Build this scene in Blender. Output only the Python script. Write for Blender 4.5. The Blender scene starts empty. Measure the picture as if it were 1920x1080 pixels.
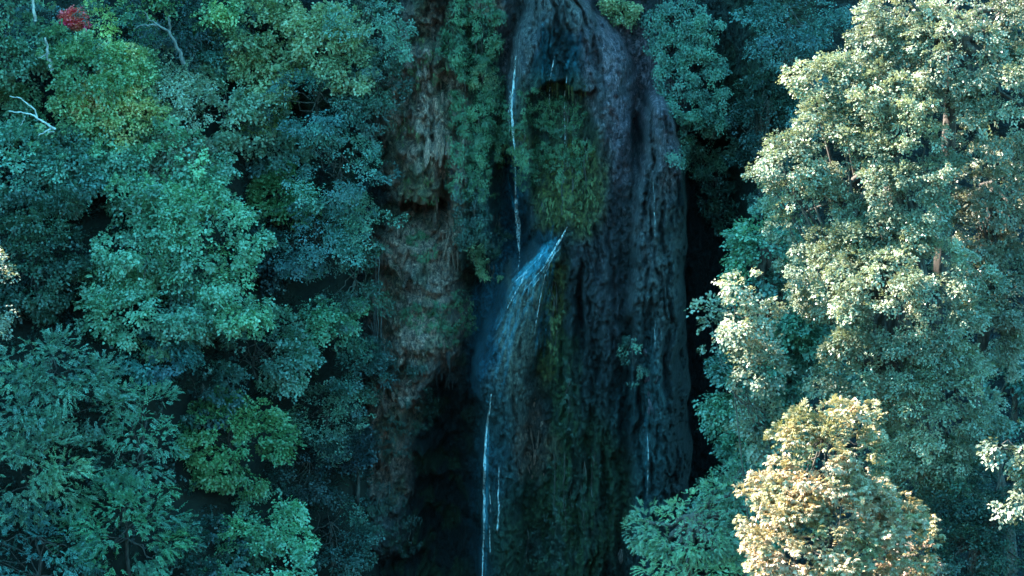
import bpy, math, random
import numpy as np
from mathutils import Vector, Matrix

SC = bpy.context.scene
COL = SC.collection
rad = math.radians

# ------------------------------------------------------------------ camera
PITCH = rad(12.0)
CAM = np.array([0.0, -100.0, 41.3])
WID = 44.0                                   # metres across the frame at the cliff
DIST = 100.0 / math.cos(PITCH)
cam_d = bpy.data.cameras.new('camera')
cam = bpy.data.objects.new('camera', cam_d)
COL.objects.link(cam)
cam.location = CAM
cam.rotation_euler = (math.pi / 2 - PITCH, 0, 0)
cam_d.sensor_width = 36.0
cam_d.lens = 36.0 * DIST / WID
cam_d.clip_end = 2000
SC.camera = cam

# ------------------------------------------------------------------ sky and sun
TO_SUN = np.array([-0.72, 0.20, 0.62]); TO_SUN /= np.linalg.norm(TO_SUN)
world = bpy.data.worlds.new('World'); SC.world = world; world.use_nodes = True
wn = world.node_tree.nodes; wl = world.node_tree.links
bgn = wn['Background']
sky = wn.new('ShaderNodeTexSky'); sky.sky_type = 'NISHITA'; sky.sun_disc = False
sky.sun_elevation = math.asin(TO_SUN[2])
sky.sun_rotation = math.atan2(TO_SUN[0], TO_SUN[1])
sky.air_density = 1.3; sky.ozone_density = 1.5; sky.dust_density = 0.4
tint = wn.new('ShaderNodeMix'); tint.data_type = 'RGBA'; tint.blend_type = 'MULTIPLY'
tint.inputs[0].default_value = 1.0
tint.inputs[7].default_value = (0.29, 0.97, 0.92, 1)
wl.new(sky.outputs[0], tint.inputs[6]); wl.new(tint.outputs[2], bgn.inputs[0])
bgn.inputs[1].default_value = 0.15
sun_d = bpy.data.lights.new('sun', 'SUN'); sun_d.energy = 4.6; sun_d.angle = rad(0.5)
sun_d.color = (1.0, 0.92, 0.80)
sun = bpy.data.objects.new('sun', sun_d); COL.objects.link(sun)
sun.rotation_euler = Vector(-TO_SUN).to_track_quat('-Z', 'Y').to_euler()
sun.location = (-60, 40, 110)

SC.view_settings.view_transform = 'Standard'; SC.view_settings.look = 'None'
SC.view_settings.gamma = 1.0; SC.view_settings.exposure = 3.05
SC.cycles.max_bounces = 6; SC.cycles.diffuse_bounces = 3; SC.cycles.glossy_bounces = 2
SC.cycles.transmission_bounces = 4; SC.cycles.transparent_max_bounces = 10
SC.cycles.use_denoising = True

# ------------------------------------------------------------------ geometry of the view
S_PX = (WID / 1920.0) / DIST
FWD = np.array([0, math.cos(PITCH), -math.sin(PITCH)])
UP = np.array([0, math.sin(PITCH), math.cos(PITCH)])


def at(px, py, Y):
    d = FWD + (px - 960) * S_PX * np.array([1.0, 0, 0]) + (540 - py) * S_PX * UP
    return CAM + d * ((Y + 100.0) / d[1])


def mpp(Y):                                   # metres per photo pixel at depth Y
    return S_PX * (Y + 100.0) / math.cos(PITCH)


def to_px(x, y, z):
    vy = y - CAM[1]; vz = z - CAM[2]
    dep = vy * FWD[1] + vz * FWD[2]
    return 960 + x / dep / S_PX, 540 - (vy * UP[1] + vz * UP[2]) / dep / S_PX


# ------------------------------------------------------------------ noise
_r = np.random.RandomState(11)
PERM = np.tile(_r.permutation(256), 3)
GR = _r.normal(size=(256, 3)); GR /= np.linalg.norm(GR, axis=1)[:, None]


def noise(x, y, z=0.0):
    x, y, z = np.broadcast_arrays(np.asarray(x, float), np.asarray(y, float), np.asarray(z, float))
    xi = np.floor(x).astype(int); yi = np.floor(y).astype(int); zi = np.floor(z).astype(int)
    xf = x - xi; yf = y - yi; zf = z - zi
    xi &= 255; yi &= 255; zi &= 255
    f = lambda t: t * t * t * (t * (t * 6 - 15) + 10)
    u, v, w = f(xf), f(yf), f(zf)

    def g(a, b, c):
        h = PERM[PERM[PERM[xi + a] + yi + b] + zi + c]
        q = GR[h]
        return q[..., 0] * (xf - a) + q[..., 1] * (yf - b) + q[..., 2] * (zf - c)
    L = lambda a, b, t: a + (b - a) * t
    return 1.6 * L(L(L(g(0, 0, 0), g(1, 0, 0), u), L(g(0, 1, 0), g(1, 1, 0), u), v),
                   L(L(g(0, 0, 1), g(1, 0, 1), u), L(g(0, 1, 1), g(1, 1, 1), u), v), w)


def fbm(x, y, z=0.0, o=4):
    s = 0; a = 1.0
    for k in range(o):
        s = s + a * noise(x * 2 ** k + 17 * k, y * 2 ** k, z * 2 ** k); a *= 0.5
    return s


def ss(a, b, x):
    t = np.clip((x - a) / (b - a), 0, 1)
    return t * t * (3 - 2 * t)


# ------------------------------------------------------------------ materials
def new_mat(name):
    m = bpy.data.materials.new(name); m.use_nodes = True
    n = m.node_tree.nodes; l = m.node_tree.links
    return m, n, l, n['Principled BSDF'], n['Material Output']


def mixc(n, l, a, b, fac, mode='MIX'):
    m = n.new('ShaderNodeMix'); m.data_type = 'RGBA'; m.blend_type = mode
    for sock, v in ((m.inputs[0], fac), (m.inputs[6], a), (m.inputs[7], b)):
        if hasattr(v, 'is_output'):
            l.new(v, sock)
        elif isinstance(v, (int, float)):
            sock.default_value = v
        else:
            sock.default_value = (*v, 1)
    return m.outputs[2]


def ramp(n, l, src, a, b, lo=0.0, hi=1.0):
    m = n.new('ShaderNodeMapRange'); l.new(src, m.inputs[0])
    m.inputs[1].default_value = a; m.inputs[2].default_value = b
    m.inputs[3].default_value = lo; m.inputs[4].default_value = hi
    return m.outputs[0]


def leaf_material(name, rough=0.42, trans=0.33, spec=0.5):
    m, n, l, p, out = new_mat(name)
    oi = n.new('ShaderNodeObjectInfo')
    a1 = n.new('ShaderNodeAttribute'); a1.attribute_name = 'rnd'
    a2 = n.new('ShaderNodeAttribute'); a2.attribute_name = 'bough'
    c = oi.outputs['Color']
    hs = n.new('ShaderNodeHueSaturation'); l.new(c, hs.inputs['Color'])
    l.new(ramp(n, l, a2.outputs['Fac'], 0, 1, 0.545, 0.465), hs.inputs['Hue'])
    l.new(ramp(n, l, a1.outputs['Fac'], 0, 1, 1.12, 0.82), hs.inputs['Saturation'])
    l.new(ramp(n, l, a1.outputs['Fac'], 0, 1, 0.72, 1.35), hs.inputs['Value'])
    bv = n.new('ShaderNodeHueSaturation'); l.new(hs.outputs[0], bv.inputs['Color'])
    l.new(ramp(n, l, a2.outputs['Fac'], 0, 1, 0.62, 1.38), bv.inputs['Value'])
    l.new(bv.outputs[0], p.inputs['Base Color'])
    p.inputs['Roughness'].default_value = rough
    p.inputs['Specular IOR Level'].default_value = spec
    t = n.new('ShaderNodeBsdfTranslucent')
    tc = mixc(n, l, bv.outputs[0], (1.05, 1.1, 0.62), 1.0, 'MULTIPLY')
    l.new(tc, t.inputs[0])
    mx = n.new('ShaderNodeMixShader'); mx.inputs[0].default_value = trans
    l.new(p.outputs[0], mx.inputs[1]); l.new(t.outputs[0], mx.inputs[2])
    l.new(mx.outputs[0], out.inputs[0])
    return m


M_LEAF = leaf_material('leaf', 0.38, 0.3, 0.75)
M_GLOSSY = leaf_material('glossy_leaf', 0.33, 0.25, 0.7)


def bark_material(name, dark, light, scale=6):
    m, n, l, p, out = new_mat(name)
    tc = n.new('ShaderNodeTexCoord')
    mp = n.new('ShaderNodeMapping'); mp.inputs['Scale'].default_value = (scale, scale, scale * 0.3)
    l.new(tc.outputs['Object'], mp.inputs[0])
    nz = n.new('ShaderNodeTexNoise'); nz.inputs['Scale'].default_value = 1.5; nz.inputs['Detail'].default_value = 6
    l.new(mp.outputs[0], nz.inputs[0])
    l.new(mixc(n, l, dark, light, ramp(n, l, nz.outputs[0], 0.35, 0.65)), p.inputs['Base Color'])
    b = n.new('ShaderNodeBump'); b.inputs['Strength'].default_value = 0.6; b.inputs['Distance'].default_value = 0.03
    l.new(nz.outputs[0], b.inputs['Height']); l.new(b.outputs[0], p.inputs['Normal'])
    p.inputs['Roughness'].default_value = 0.85
    return m


M_BARK = bark_material('dark_bark', (0.035, 0.03, 0.028), (0.12, 0.10, 0.085))
M_PALE = bark_material('pale_bark', (0.22, 0.21, 0.2), (0.6, 0.57, 0.54))
M_GREY = bark_material('grey_bark', (0.07, 0.07, 0.07), (0.22, 0.21, 0.2))
M_DEAD = bark_material('bleached_wood', (0.35, 0.34, 0.33), (0.72, 0.70, 0.68))


def soil_material():
    m, n, l, p, out = new_mat('forest_soil')
    tc = n.new('ShaderNodeTexCoord')
    nz = n.new('ShaderNodeTexNoise'); nz.inputs['Scale'].default_value = 1.3; nz.inputs['Detail'].default_value = 8
    l.new(tc.outputs['Object'], nz.inputs[0])
    l.new(mixc(n, l, (0.005, 0.006, 0.005), (0.014, 0.015, 0.010), ramp(n, l, nz.outputs[0], 0.35, 0.65)), p.inputs['Base Color'])
    b = n.new('ShaderNodeBump'); b.inputs['Strength'].default_value = 0.8; b.inputs['Distance'].default_value = 0.15
    l.new(nz.outputs[0], b.inputs['Height']); l.new(b.outputs[0], p.inputs['Normal'])
    p.inputs['Roughness'].default_value = 0.95
    return m


def rock_material():
    m, n, l, p, out = new_mat('wet_tufa')
    tc = n.new('ShaderNodeTexCoord')
    ca = n.new('ShaderNodeAttribute'); ca.attribute_name = 'stone'
    mp = n.new('ShaderNodeMapping'); mp.inputs['Scale'].default_value = (5.0, 5.0, 1.9)
    l.new(tc.outputs['Object'], mp.inputs[0])
    st = n.new('ShaderNodeTexNoise'); st.inputs['Scale'].default_value = 1.6; st.inputs['Detail'].default_value = 9
    st.inputs['Roughness'].default_value = 0.68; st.inputs['Distortion'].default_value = 0.5
    l.new(mp.outputs[0], st.inputs[0])
    gr = n.new('ShaderNodeTexNoise'); gr.inputs['Scale'].default_value = 6.5; gr.inputs['Detail'].default_value = 7
    gr.inputs['Roughness'].default_value = 0.75
    l.new(tc.outputs['Object'], gr.inputs[0])
    c = mixc(n, l, ca.outputs['Color'], (0.24, 0.28, 0.32), ramp(n, l, st.outputs[0], 0.42, 0.60, 1, 0), 'MULTIPLY')
    c = mixc(n, l, c, (2.2, 2.1, 2.0), ramp(n, l, gr.outputs[0], 0.5, 0.68), 'MULTIPLY')
    c = mixc(n, l, c, (0.15, 0.18, 0.2), ramp(n, l, gr.outputs[0], 0.49, 0.36), 'MULTIPLY')
    l.new(c, p.inputs['Base Color'])
    add = n.new('ShaderNodeMath'); add.operation = 'ADD'
    l.new(st.outputs[0], add.inputs[0]); l.new(gr.outputs[0], add.inputs[1])
    b = n.new('ShaderNodeBump'); b.inputs['Strength'].default_value = 1.0; b.inputs['Distance'].default_value = 0.22
    l.new(add.outputs[0], b.inputs['Height']); l.new(b.outputs[0], p.inputs['Normal'])
    l.new(ramp(n, l, gr.outputs[0], 0.3, 0.7, 0.38, 0.75), p.inputs['Roughness'])
    p.inputs['Specular IOR Level'].default_value = 0.45
    return m


M_SOIL = soil_material()
M_ROCK = rock_material()


def water_material(name, col, lo, hi, scale):
    m, n, l, p, out = new_mat(name)
    tc = n.new('ShaderNodeTexCoord')
    mp = n.new('ShaderNodeMapping'); mp.inputs['Scale'].default_value = scale
    l.new(tc.outputs['Object'], mp.inputs[0])
    nz = n.new('ShaderNodeTexNoise'); nz.inputs['Scale'].default_value = 1.0; nz.inputs['Detail'].default_value = 5
    l.new(mp.outputs[0], nz.inputs[0])
    p.inputs['Base Color'].default_value = (*col, 1)
    p.inputs['Roughness'].default_value = 0.15
    b = n.new('ShaderNodeBump'); b.inputs['Strength'].default_value = 0.5; b.inputs['Distance'].default_value = 0.03
    l.new(nz.outputs[0], b.inputs['Height']); l.new(b.outputs[0], p.inputs['Normal'])
    l.new(ramp(n, l, nz.outputs[0], 0.36, 0.62, lo, hi), p.inputs['Alpha'])
    return m


M_WATER = water_material('falling_water', (0.85, 0.92, 0.95), 0.05, 0.8, (16, 16, 3.0))
M_FILM = water_material('water_film', (0.08, 0.56, 0.8), 0.0, 0.12, (11, 11, 1.6))


# ------------------------------------------------------------------ mesh helpers
def mesh_np(name, verts, quads, mats, smooth=False, fattr=None, vcol=None):
    me = bpy.data.meshes.new(name)
    verts = np.ascontiguousarray(verts, dtype=np.float32); quads = np.ascontiguousarray(quads, dtype=np.int32)
    k = quads.shape[1]
    me.vertices.add(len(verts)); me.vertices.foreach_set('co', verts.ravel())
    me.loops.add(quads.size); me.loops.foreach_set('vertex_index', quads.ravel())
    me.polygons.add(len(quads))
    me.polygons.foreach_set('loop_start', np.arange(0, quads.size, k, dtype=np.int32))
    if smooth:
        me.polygons.foreach_set('use_smooth', np.ones(len(quads), dtype=bool))
    for kk, v in (fattr or {}).items():
        a = me.attributes.new(kk, 'FLOAT', 'FACE'); a.data.foreach_set('value', np.ascontiguousarray(v, dtype=np.float32))
    if vcol is not None:
        a = me.attributes.new('stone', 'FLOAT_COLOR', 'POINT')
        a.data.foreach_set('color', np.ascontiguousarray(vcol, dtype=np.float32).ravel())
    me.update(calc_edges=True)
    me.materials.append(mats)
    return me


def link(name, me, parent=None):
    o = bpy.data.objects.new(name, me); COL.objects.link(o)
    if parent is not None:
        o.parent = parent
    return o


def tag(o, label, cat, group=None):
    o['label'] = label; o['category'] = cat
    if group:
        o['group'] = group
    return o


def thing(name, label, cat, loc, group=None):
    o = bpy.data.objects.new(name, None); COL.objects.link(o)
    o.location = loc; o.empty_display_size = 0.3
    return tag(o, label, cat, group)


def tube(pts, radii, seg=7):
    pts = np.asarray(pts, float); n = len(pts)
    tan = np.gradient(pts, axis=0); tan /= np.linalg.norm(tan, axis=1)[:, None] + 1e-9
    ref = np.array([0.3, 0.9, 0.1])
    a = np.cross(tan, ref); a /= np.linalg.norm(a, axis=1)[:, None] + 1e-9
    b = np.cross(tan, a)
    th = np.arange(seg) * 2 * math.pi / seg
    v = pts[:, None] + np.asarray(radii)[:, None, None] * (np.cos(th)[None, :, None] * a[:, None] + np.sin(th)[None, :, None] * b[:, None])
    v = v.reshape(-1, 3)
    q = []
    for i in range(n - 1):
        for j in range(seg):
            q.append((i * seg + j, i * seg + (j + 1) % seg, (i + 1) * seg + (j + 1) % seg, (i + 1) * seg + j))
    return v, np.array(q)


def join(parts):
    vs, qs, o = [], [], 0
    for v, q in parts:
        vs.append(v); qs.append(q + o); o += len(v)
    return np.concatenate(vs), np.concatenate(qs)


def wander(rs, a, b, n, amp, sag=0.0):
    t = np.linspace(0, 1, n)[:, None]
    p = a + (b - a) * t
    j = rs.normal(size=(n, 3)) * amp
    j[0] = 0; j[-1] = 0
    p = p + j
    p[:, 2] += (sag * np.sin(t * math.pi))[:, 0]
    return p


def unit(v):
    return v / (np.linalg.norm(v, axis=-1, keepdims=True) + 1e-9)


# ------------------------------------------------------------------ leaves
def leaf_mesh(name, B, D, N, L, W, rnd, bough, mat):
    """one folded pointed blade for each base B, direction D, normal N"""
    S = unit(np.cross(D, N)); N = unit(np.cross(S, D))
    L = L[:, None]; W = W[:, None]
    v = np.empty((len(B), 4, 3))
    v[:, 0] = B
    v[:, 1] = B + D * L * 0.48 + S * W * 0.5 + N * W * 0.16
    v[:, 2] = B + D * L - N * L * 0.10
    v[:, 3] = B + D * L * 0.48 - S * W * 0.5 + N * W * 0.16
    q = np.arange(len(B) * 4).reshape(-1, 4)
    return mesh_np(name, v.reshape(-1, 3), q, mat, fattr={'rnd': rnd, 'bough': bough})


STYLES = {  # leaf length, leaf width, leaves in a spray, spray length, droop
    'maple': (0.17, 0.145, 15, 0.42, 0.55),
    'small': (0.12, 0.095, 15, 0.32, 0.50),
    'feather': (0.145, 0.050, 20, 0.44, 0.30),
    'palm': (0.25, 0.085, 21, 0.26, 0.60),
    'pinnate': (0.13, 0.045, 26, 0.42, 0.35),
}


def foliage(rs, sprays_p, sprays_d, out_d, bid, style, size=1.0):
    """leaf arrays for sprays rooted at sprays_p pointing along sprays_d"""
    ll, lw, nl, sl, droop = STYLES[style]
    ll, lw, sl = ll * size, lw * size, sl * size
    n = len(sprays_p)
    ax = unit(sprays_d)
    nrm = unit(out_d * 0.55 + np.array([0, 0, 0.75]) + rs.normal(size=(n, 3)) * 0.32)
    side = unit(np.cross(ax, nrm)); nrm = unit(np.cross(side, ax))
    length = sl * rs.uniform(0.6, 1.35, n)
    if style == 'palm':                       # whorls of seven blades
        k = nl
        w = np.tile(np.repeat(np.arange(3), 7), (n, 1)); fin = np.tile(np.arange(7), (n, 3))
        t = (w + rs.uniform(0, 1, (n, k)) * 0.3) / 3.0
        ang = (fin - 3) * rad(46) + np.repeat(rs.uniform(-2, 2, (n, 3)), 7, axis=1)
        hub = sprays_p[:, None] + ax[:, None] * (t * length[:, None])[..., None] \
            + side[:, None] * (np.repeat(rs.normal(size=(n, 3)), 7, axis=1) * 0.14 * size)[..., None]
        B = hub
        D = ax[:, None] * np.cos(ang)[..., None] + side[:, None] * np.sin(ang)[..., None]
        D = D + np.array([0, 0, -droop]) * rs.uniform(0.5, 1.2, (n, k))[..., None]
        NN = nrm[:, None] + rs.normal(size=(n, k, 3)) * 0.25
    else:
        k = nl
        t = np.tile(np.linspace(0.02, 1, k), (n, 1)) + rs.uniform(-0.03, 0.03, (n, k))
        sgn = np.where(np.arange(k) % 2 == 0, 1.0, -1.0)[None, :]
        spread = rs.uniform(0.5, 1.15, (n, k))
        B = sprays_p[:, None] + ax[:, None] * (t * length[:, None])[..., None]
        B[..., 2] -= droop * 0.35 * length[:, None] * t * t
        if style in ('maple', 'small'):
            B = B + side[:, None] * (sgn * rs.uniform(0, 0.22, (n, k)) * size)[..., None] + nrm[:, None] * (rs.normal(size=(n, k)) * 0.07 * size)[..., None]
        D = ax[:, None] * np.cos(spread)[..., None] + side[:, None] * (sgn * np.sin(spread))[..., None]
        D = D + np.array([0, 0, -droop]) * rs.uniform(0.2, 1.0, (n, k))[..., None] + rs.normal(size=(n, k, 3)) * 0.15
        NN = nrm[:, None] + rs.normal(size=(n, k, 3)) * (0.38 if style != 'feather' else 0.5)
    m = n * k
    B = B.reshape(-1, 3); D = unit(D.reshape(-1, 3)); NN = unit(NN.reshape(-1, 3))
    L = ll * rs.uniform(0.65, 1.25, m); W = lw * rs.uniform(0.75, 1.2, m)
    sr = np.repeat(rs.uniform(0, 1, n), k)
    rnd = np.clip(0.55 * rs.uniform(0, 1, m) + 0.45 * sr, 0, 1)
    return B, D, NN, L, W, rnd, np.repeat(bid, k)


GAPS = [(455, 362, 36, 42), (545, 565, 30, 46), (172, 440, 24, 60), (192, 650, 30, 34), (410, 658, 32, 18), (425, 912, 40, 15), (85, 200, 26, 40),
        (560, 320, 16, 26), (650, 240, 16, 12), (205, 800, 18, 22), (110, 1000, 22, 30), (30, 318, 20, 10), (380, 700, 16, 20), (620, 690, 30, 40), (650, 900, 34, 40), (70, 145, 26, 30)]


def crown_sprays(rs, lobes, rb, dens, cone=0.0, hang=0.0, fill=1.0, cleft=-0.28):
    """boughs on the shells of the lobes, sprays on the outer side of each bough"""
    P, Dr, O, BID, BC = [], [], [], [], []
    for li, (c, r) in enumerate(lobes):
        R = (r[0] * r[1] + r[0] * r[2] + r[1] * r[2]) / 3.0
        nb = max(8, int(fill * 5.6 * R / rb ** 2))
        u = unit(rs.normal(size=(nb, 3)))
        keep = (u[:, 1] < 0.1) | (rs.uniform(size=nb) < 0.10)
        u = u[keep]; nb = len(u)
        lump = 1 + 0.38 * noise(u[:, 0] * 1.7 + li * 3.1, u[:, 1] * 1.7, u[:, 2] * 1.7 + c[0])
        f = rs.uniform(0.42, 1.0, nb) ** 0.6 * lump
        bc = u * r * f[:, None]
        if cone:
            h = np.clip((u[:, 2] + 1) / 2, 0, 1)
            sc = (1 - cone * h)[:, None]
            bc[:, :2] *= sc * 1.15
        bc = bc + c
        ok = np.ones(nb, bool)
        for lj, (c2, r2) in enumerate(lobes):
            if lj != li:
                ok &= (((bc - c2) / r2) ** 2).sum(1) > 0.34
        # clefts between the masses of foliage, and the open gaps of the slope
        ok &= noise(bc[:, 0] * 0.75, bc[:, 1] * 0.75, bc[:, 2] * 0.85 + 7.7) > cleft
        gu, gv = to_px(bc[:, 0], bc[:, 1], bc[:, 2])
        for ga, gb, gr, gs in GAPS:
            ok &= ((gu - ga) / gr) ** 2 + ((gv - gb) / gs) ** 2 > 1.0
        if not ok.any():
            ok[:] = True
        bc, u = bc[ok], u[ok]; nb = len(bc)
        if not nb:
            continue
        br = rb * rs.uniform(0.45, 1.35, nb)
        ns = np.maximum(4, (dens * br ** 2 * 9.0).astype(int))
        bi = np.repeat(np.arange(nb), ns); m = len(bi)
        od = unit(u[bi] * np.array([1, 1, 0.8]) + np.array([0, 0, 0.35]))
        v = unit(rs.normal(size=(m, 3)) + od * 0.85)
        p = bc[bi] + v * np.array([1.0, 1.0, 0.62]) * br[bi][:, None] * rs.uniform(0.55, 1.0, m)[:, None]
        p[:, 2] -= hang * br[bi] * rs.uniform(0, 1, m) ** 2 * 2.0
        d = unit(v * 0.7 + od * 0.6 + np.array([0, 0, -0.15 - hang]) + rs.normal(size=(m, 3)) * 0.25)
        see = (v[:, 1] < 0.3) | (rs.uniform(size=m) < 0.35)
        p, d, v, od, bi = p[see], d[see], v[see], od[see], bi[see]
        P.append(p); Dr.append(d); O.append(unit(v + od)); BC.append(bc)
        bid = np.clip(0.5 + 0.55 * noise(bc[:, 0] * 0.5, bc[:, 1] * 0.5, bc[:, 2] * 0.5 + 31) + 0.22 * rs.normal(size=nb), 0, 1)
        BID.append(bid[bi])
    return np.concatenate(P), np.concatenate(Dr), np.concatenate(O), np.concatenate(BID), np.concatenate(BC)


# ------------------------------------------------------------------ terrain
def terrain(x, y):
    x = np.asarray(x, float); y = np.asarray(y, float)
    floor = -3.0 - 0.30 * np.clip(-y - 45, 0, 200) + ss(7, 20, x) * ss(-6, -20, y) * 13.0
    floor = floor + 0.25 * np.clip(x - 24, 0, 80) + 0.55 * np.clip(-x - 30, 0, 60) * ss(-60, -20, y)
    floor = floor + 1.15 * np.clip(-y - 118, 0, 115)  # far hill behind the camera, added to cut low frontal sky light
    hill = 0.62 * np.clip(y - 6, 0, 60) + 0.5 * np.clip(-x - 12, 0, 60) * ss(-6, 14, y)
    top = 47 + hill
    tr = np.clip((y - 4.5) / 2.5, 0, 1)
    right = floor * (1 - tr) + top * tr
    y0 = -6.5 - 11.0 * ss(-7.0, -17.0, x)
    ts = np.clip((y - y0) / (6.0 - y0), 0, 1)
    left = floor * (1 - ts) + (50 + hill) * ts
    w = ss(-5.0, -7.0, x)
    z = right * (1 - w) + left * w
    shade_ridge = np.interp(y, [-60, -30, -21, -16, -13, -6, 12, 60], [-8, 26, 50, 62, 70, 78, 84, 95])  # unseen left ridge, its heights shaped to shade the slope and cliff
    z = np.maximum(z, z + (shade_ridge - z) * ss(-25, -40, x))
    return z + 0.7 * fbm(x * 0.12, y * 0.12, 3.3, 3)


def build_terrain():
    xs = np.unique(np.concatenate([np.arange(-320, -44, 8.0), np.arange(-44, 36, 0.8), np.arange(36, 321, 8.0)]))
    ys = np.unique(np.concatenate([np.arange(-320, -44, 8.0), np.arange(-44, 14, 0.6), np.arange(14, 241, 8.0)]))
    X, Y = np.meshgrid(xs, ys); Z = terrain(X, Y)
    v = np.stack([X, Y, Z], -1).reshape(-1, 3)
    nx, ny = len(xs), len(ys)
    i, j = np.meshgrid(np.arange(nx - 1), np.arange(ny - 1))
    a = (j * nx + i).ravel()
    q = np.stack([a, a + 1, a + nx + 1, a + nx], 1)
    o = link('hillside', mesh_np('hillside', v, q, M_SOIL, smooth=True))
    o['kind'] = 'structure'
    return o


HILL = build_terrain()


# ------------------------------------------------------------------ the tufa cliff
def interp(v, pts):
    a = np.array(pts, float)
    return np.interp(v, a[:, 0], a[:, 1])


def smax(a, b, k):
    h = np.clip(0.5 + 0.5 * (a - b) / k, 0, 1)
    return b + (a - b) * h + k * h * (1 - h)


def bump_between(U, l, r):
    """0 outside, round 0..1 profile between left and right edges"""
    t = (U - l) / np.maximum(r - l, 1) * 2 - 1
    return np.sqrt(np.clip(1 - t * t, 0, 1)), t


def blob(U, V, cx, cy, rx, ry, rot=0.0):
    a = rad(rot); x = U - cx; y = V - cy
    xr = x * math.cos(a) + y * math.sin(a); yr = -x * math.sin(a) + y * math.cos(a)
    return np.exp(-((xr / rx) ** 2 + (yr / ry) ** 2))


def cliff_shape(U, V):
    """how far the rock stands out toward the valley, in metres, from its place on the face"""
    wu = U + 10 * noise(U / 60, V / 90) + 5 * noise(U / 22, V / 30, 5)
    wv = V + 14 * noise(U / 40, V / 60, 9)
    p = 0.5 * fbm(wu / 160, wv / 260, 1, 3)
    # dark recess to the right of the domes
    p -= 3.4 * ss(1285, 1305, wu) * ss(1430, 1390, wu) * ss(230, 330, wv)
    p += 1.2 * ss(1215, 1240, wu) * ss(300, 180, wv) + 0.8 * ss(1400, 1450, wu)
    # left wall
    lw, _ = bump_between(wu, interp(V, [(-300, 740), (60, 745), (180, 715), (420, 730), (500, 690), (800, 690), (1100, 660)]), 872 + 0 * U)
    up = lw * (1.7 + 0.9 * blob(U, V, 800, 290, 60, 120)) * ss(420, 392, wv - 0.10 * (wu - 800) + 26 * noise(U / 17, V / 50, 61) + 12 * noise(U / 7, 0.3, 62))
    lo = lw * (0.6 + 1.9 * blob(U, V, 800, 640, 75, 120) + 1.3 * blob(U, V, 740, 490, 60, 70)) * ss(398, 440, wv) * ss(760, 690, wv - (820 - wu) * 1.2)
    p = p + up + lo + 1.5 * blob(wu, wv, 725, 880, 60, 190) + 1.2 * blob(wu, wv, 700, 1010, 50, 70)
    # the slit and the cave mouth under the lip
    p -= 1.3 * blob(wu, wv, 833, 375, 14, 50) + 1.8 * blob(wu, wv, 800, 405, 50, 12) + 0.9 * blob(wu, wv, 852, 240, 9, 70)
    p -= 1.4 * blob(wu, wv, 885, 548, 26, 20) + 1.0 * blob(wu, wv, 880, 590, 30, 80)
    # dark cave low on the left
    cu = wu + 26 * noise(U / 34, V / 48, 91); cv = wv + 40 * noise(U / 40, V / 60, 92)
    p -= 2.4 * blob(cu, cv, 838, 890, 50, 170) + 2.0 * blob(cu, cv, 820, 1060, 70, 110)
    # ivy rib
    rib, _ = bump_between(wu, 838 + 0 * U, interp(V, [(-300, 980), (0, 975), (110, 935), (330, 930), (480, 940)]))
    p = p + rib * 1.5 * ss(520, 430, wv)
    # main dome
    l1 = interp(V, [(-260, 1040), (-60, 1010), (0, 985), (80, 955), (180, 946), (300, 948), (420, 965), (470, 1000), (2000, 1050)])
    r1 = interp(V, [(-260, 1050), (-60, 1070), (0, 1105), (60, 1155), (120, 1190), (220, 1212), (400, 1200), (2000, 1190)])
    d1, t1 = bump_between(wu, l1, r1)
    dome = d1 * (3.6 + 0.3 * ss(0, 300, V)) - 0.4
    lip = 152 + 10 * np.sin(U / 17.0) + 8 * noise(U / 15, 3)
    recess = ss(985, 1005, wu) * ss(1125, 1095, wu) * ss(lip, lip + 16, V) * ss(470, 300, V)
    dome -= recess * 1.5
    dome += 0.9 * blob(U, V, 985, 140, 18, 90) - 0.5 * blob(U, V, 1035, 110, 30, 50)
    flu = noise(t1 * 5.0 + 0.6 * noise(U / 40, V / 60), V / 170, 2)
    flu2 = noise(t1 * 12.0 + 0.8 * noise(U / 25, V / 40), V / 80, 4)
    dome += d1 * (0.75 * flu + 0.45 * flu2) * (1 - 0.6 * recess)
    p = np.where(d1 > 0, smax(p, dome, 0.25), p)
    # second dome and its columns
    l2 = interp(V, [(165, 1232), (190, 1212), (240, 1200), (300, 1196), (350, 1178), (430, 1160), (560, 1152), (1100, 1140)])
    r2 = interp(V, [(165, 1240), (190, 1258), (240, 1274), (300, 1284), (400, 1290), (900, 1296), (1100, 1290)])
    d2, t2 = bump_between(wu, l2, r2)
    d2 = d2 * ss(160, 200, V)
    col = d2 * 4.1 - 0.3 + d2 * (0.9 * noise(t2 * 3.2 + 0.5 * noise(U / 30, V / 70), V / 230, 7) + 0.45 * noise(t2 * 9 + 0.7 * noise(U / 20, V / 40), V / 90, 8))
    p = np.where(d2 > 0, smax(p, col, 0.25), p)
    p -= 2.4 * blob(wu, wv, 1197, 255, 11, 70) + 1.0 * blob(wu, wv, 1085, 560, 8, 70) + 0.9 * blob(wu, wv, 1196, 790, 9, 60)
    # teardrop niche
    nich = np.clip(1.25 - ((wu - 955) / 36) ** 2 - ((V - 385) / 95) ** 2, 0, 1) * ss(285, 320, V + np.abs(U - 957) * -1.2 + 20)
    p -= 1.1 * ss(0, 0.5, nich)
    # chute and the smooth mound below it
    lc = interp(V, [(380, 1050), (430, 1030), (470, 995), (520, 950), (560, 930), (640, 900), (690, 878), (740, 882), (790, 905), (1100, 895)])
    rc = interp(V, [(380, 1105), (430, 1092), (470, 1072), (520, 1046), (600, 1030), (700, 1018), (800, 1000), (1100, 985)])
    dc, tcc = bump_between(wu, lc, rc)
    dc = dc * ss(370, 470, V)
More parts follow.
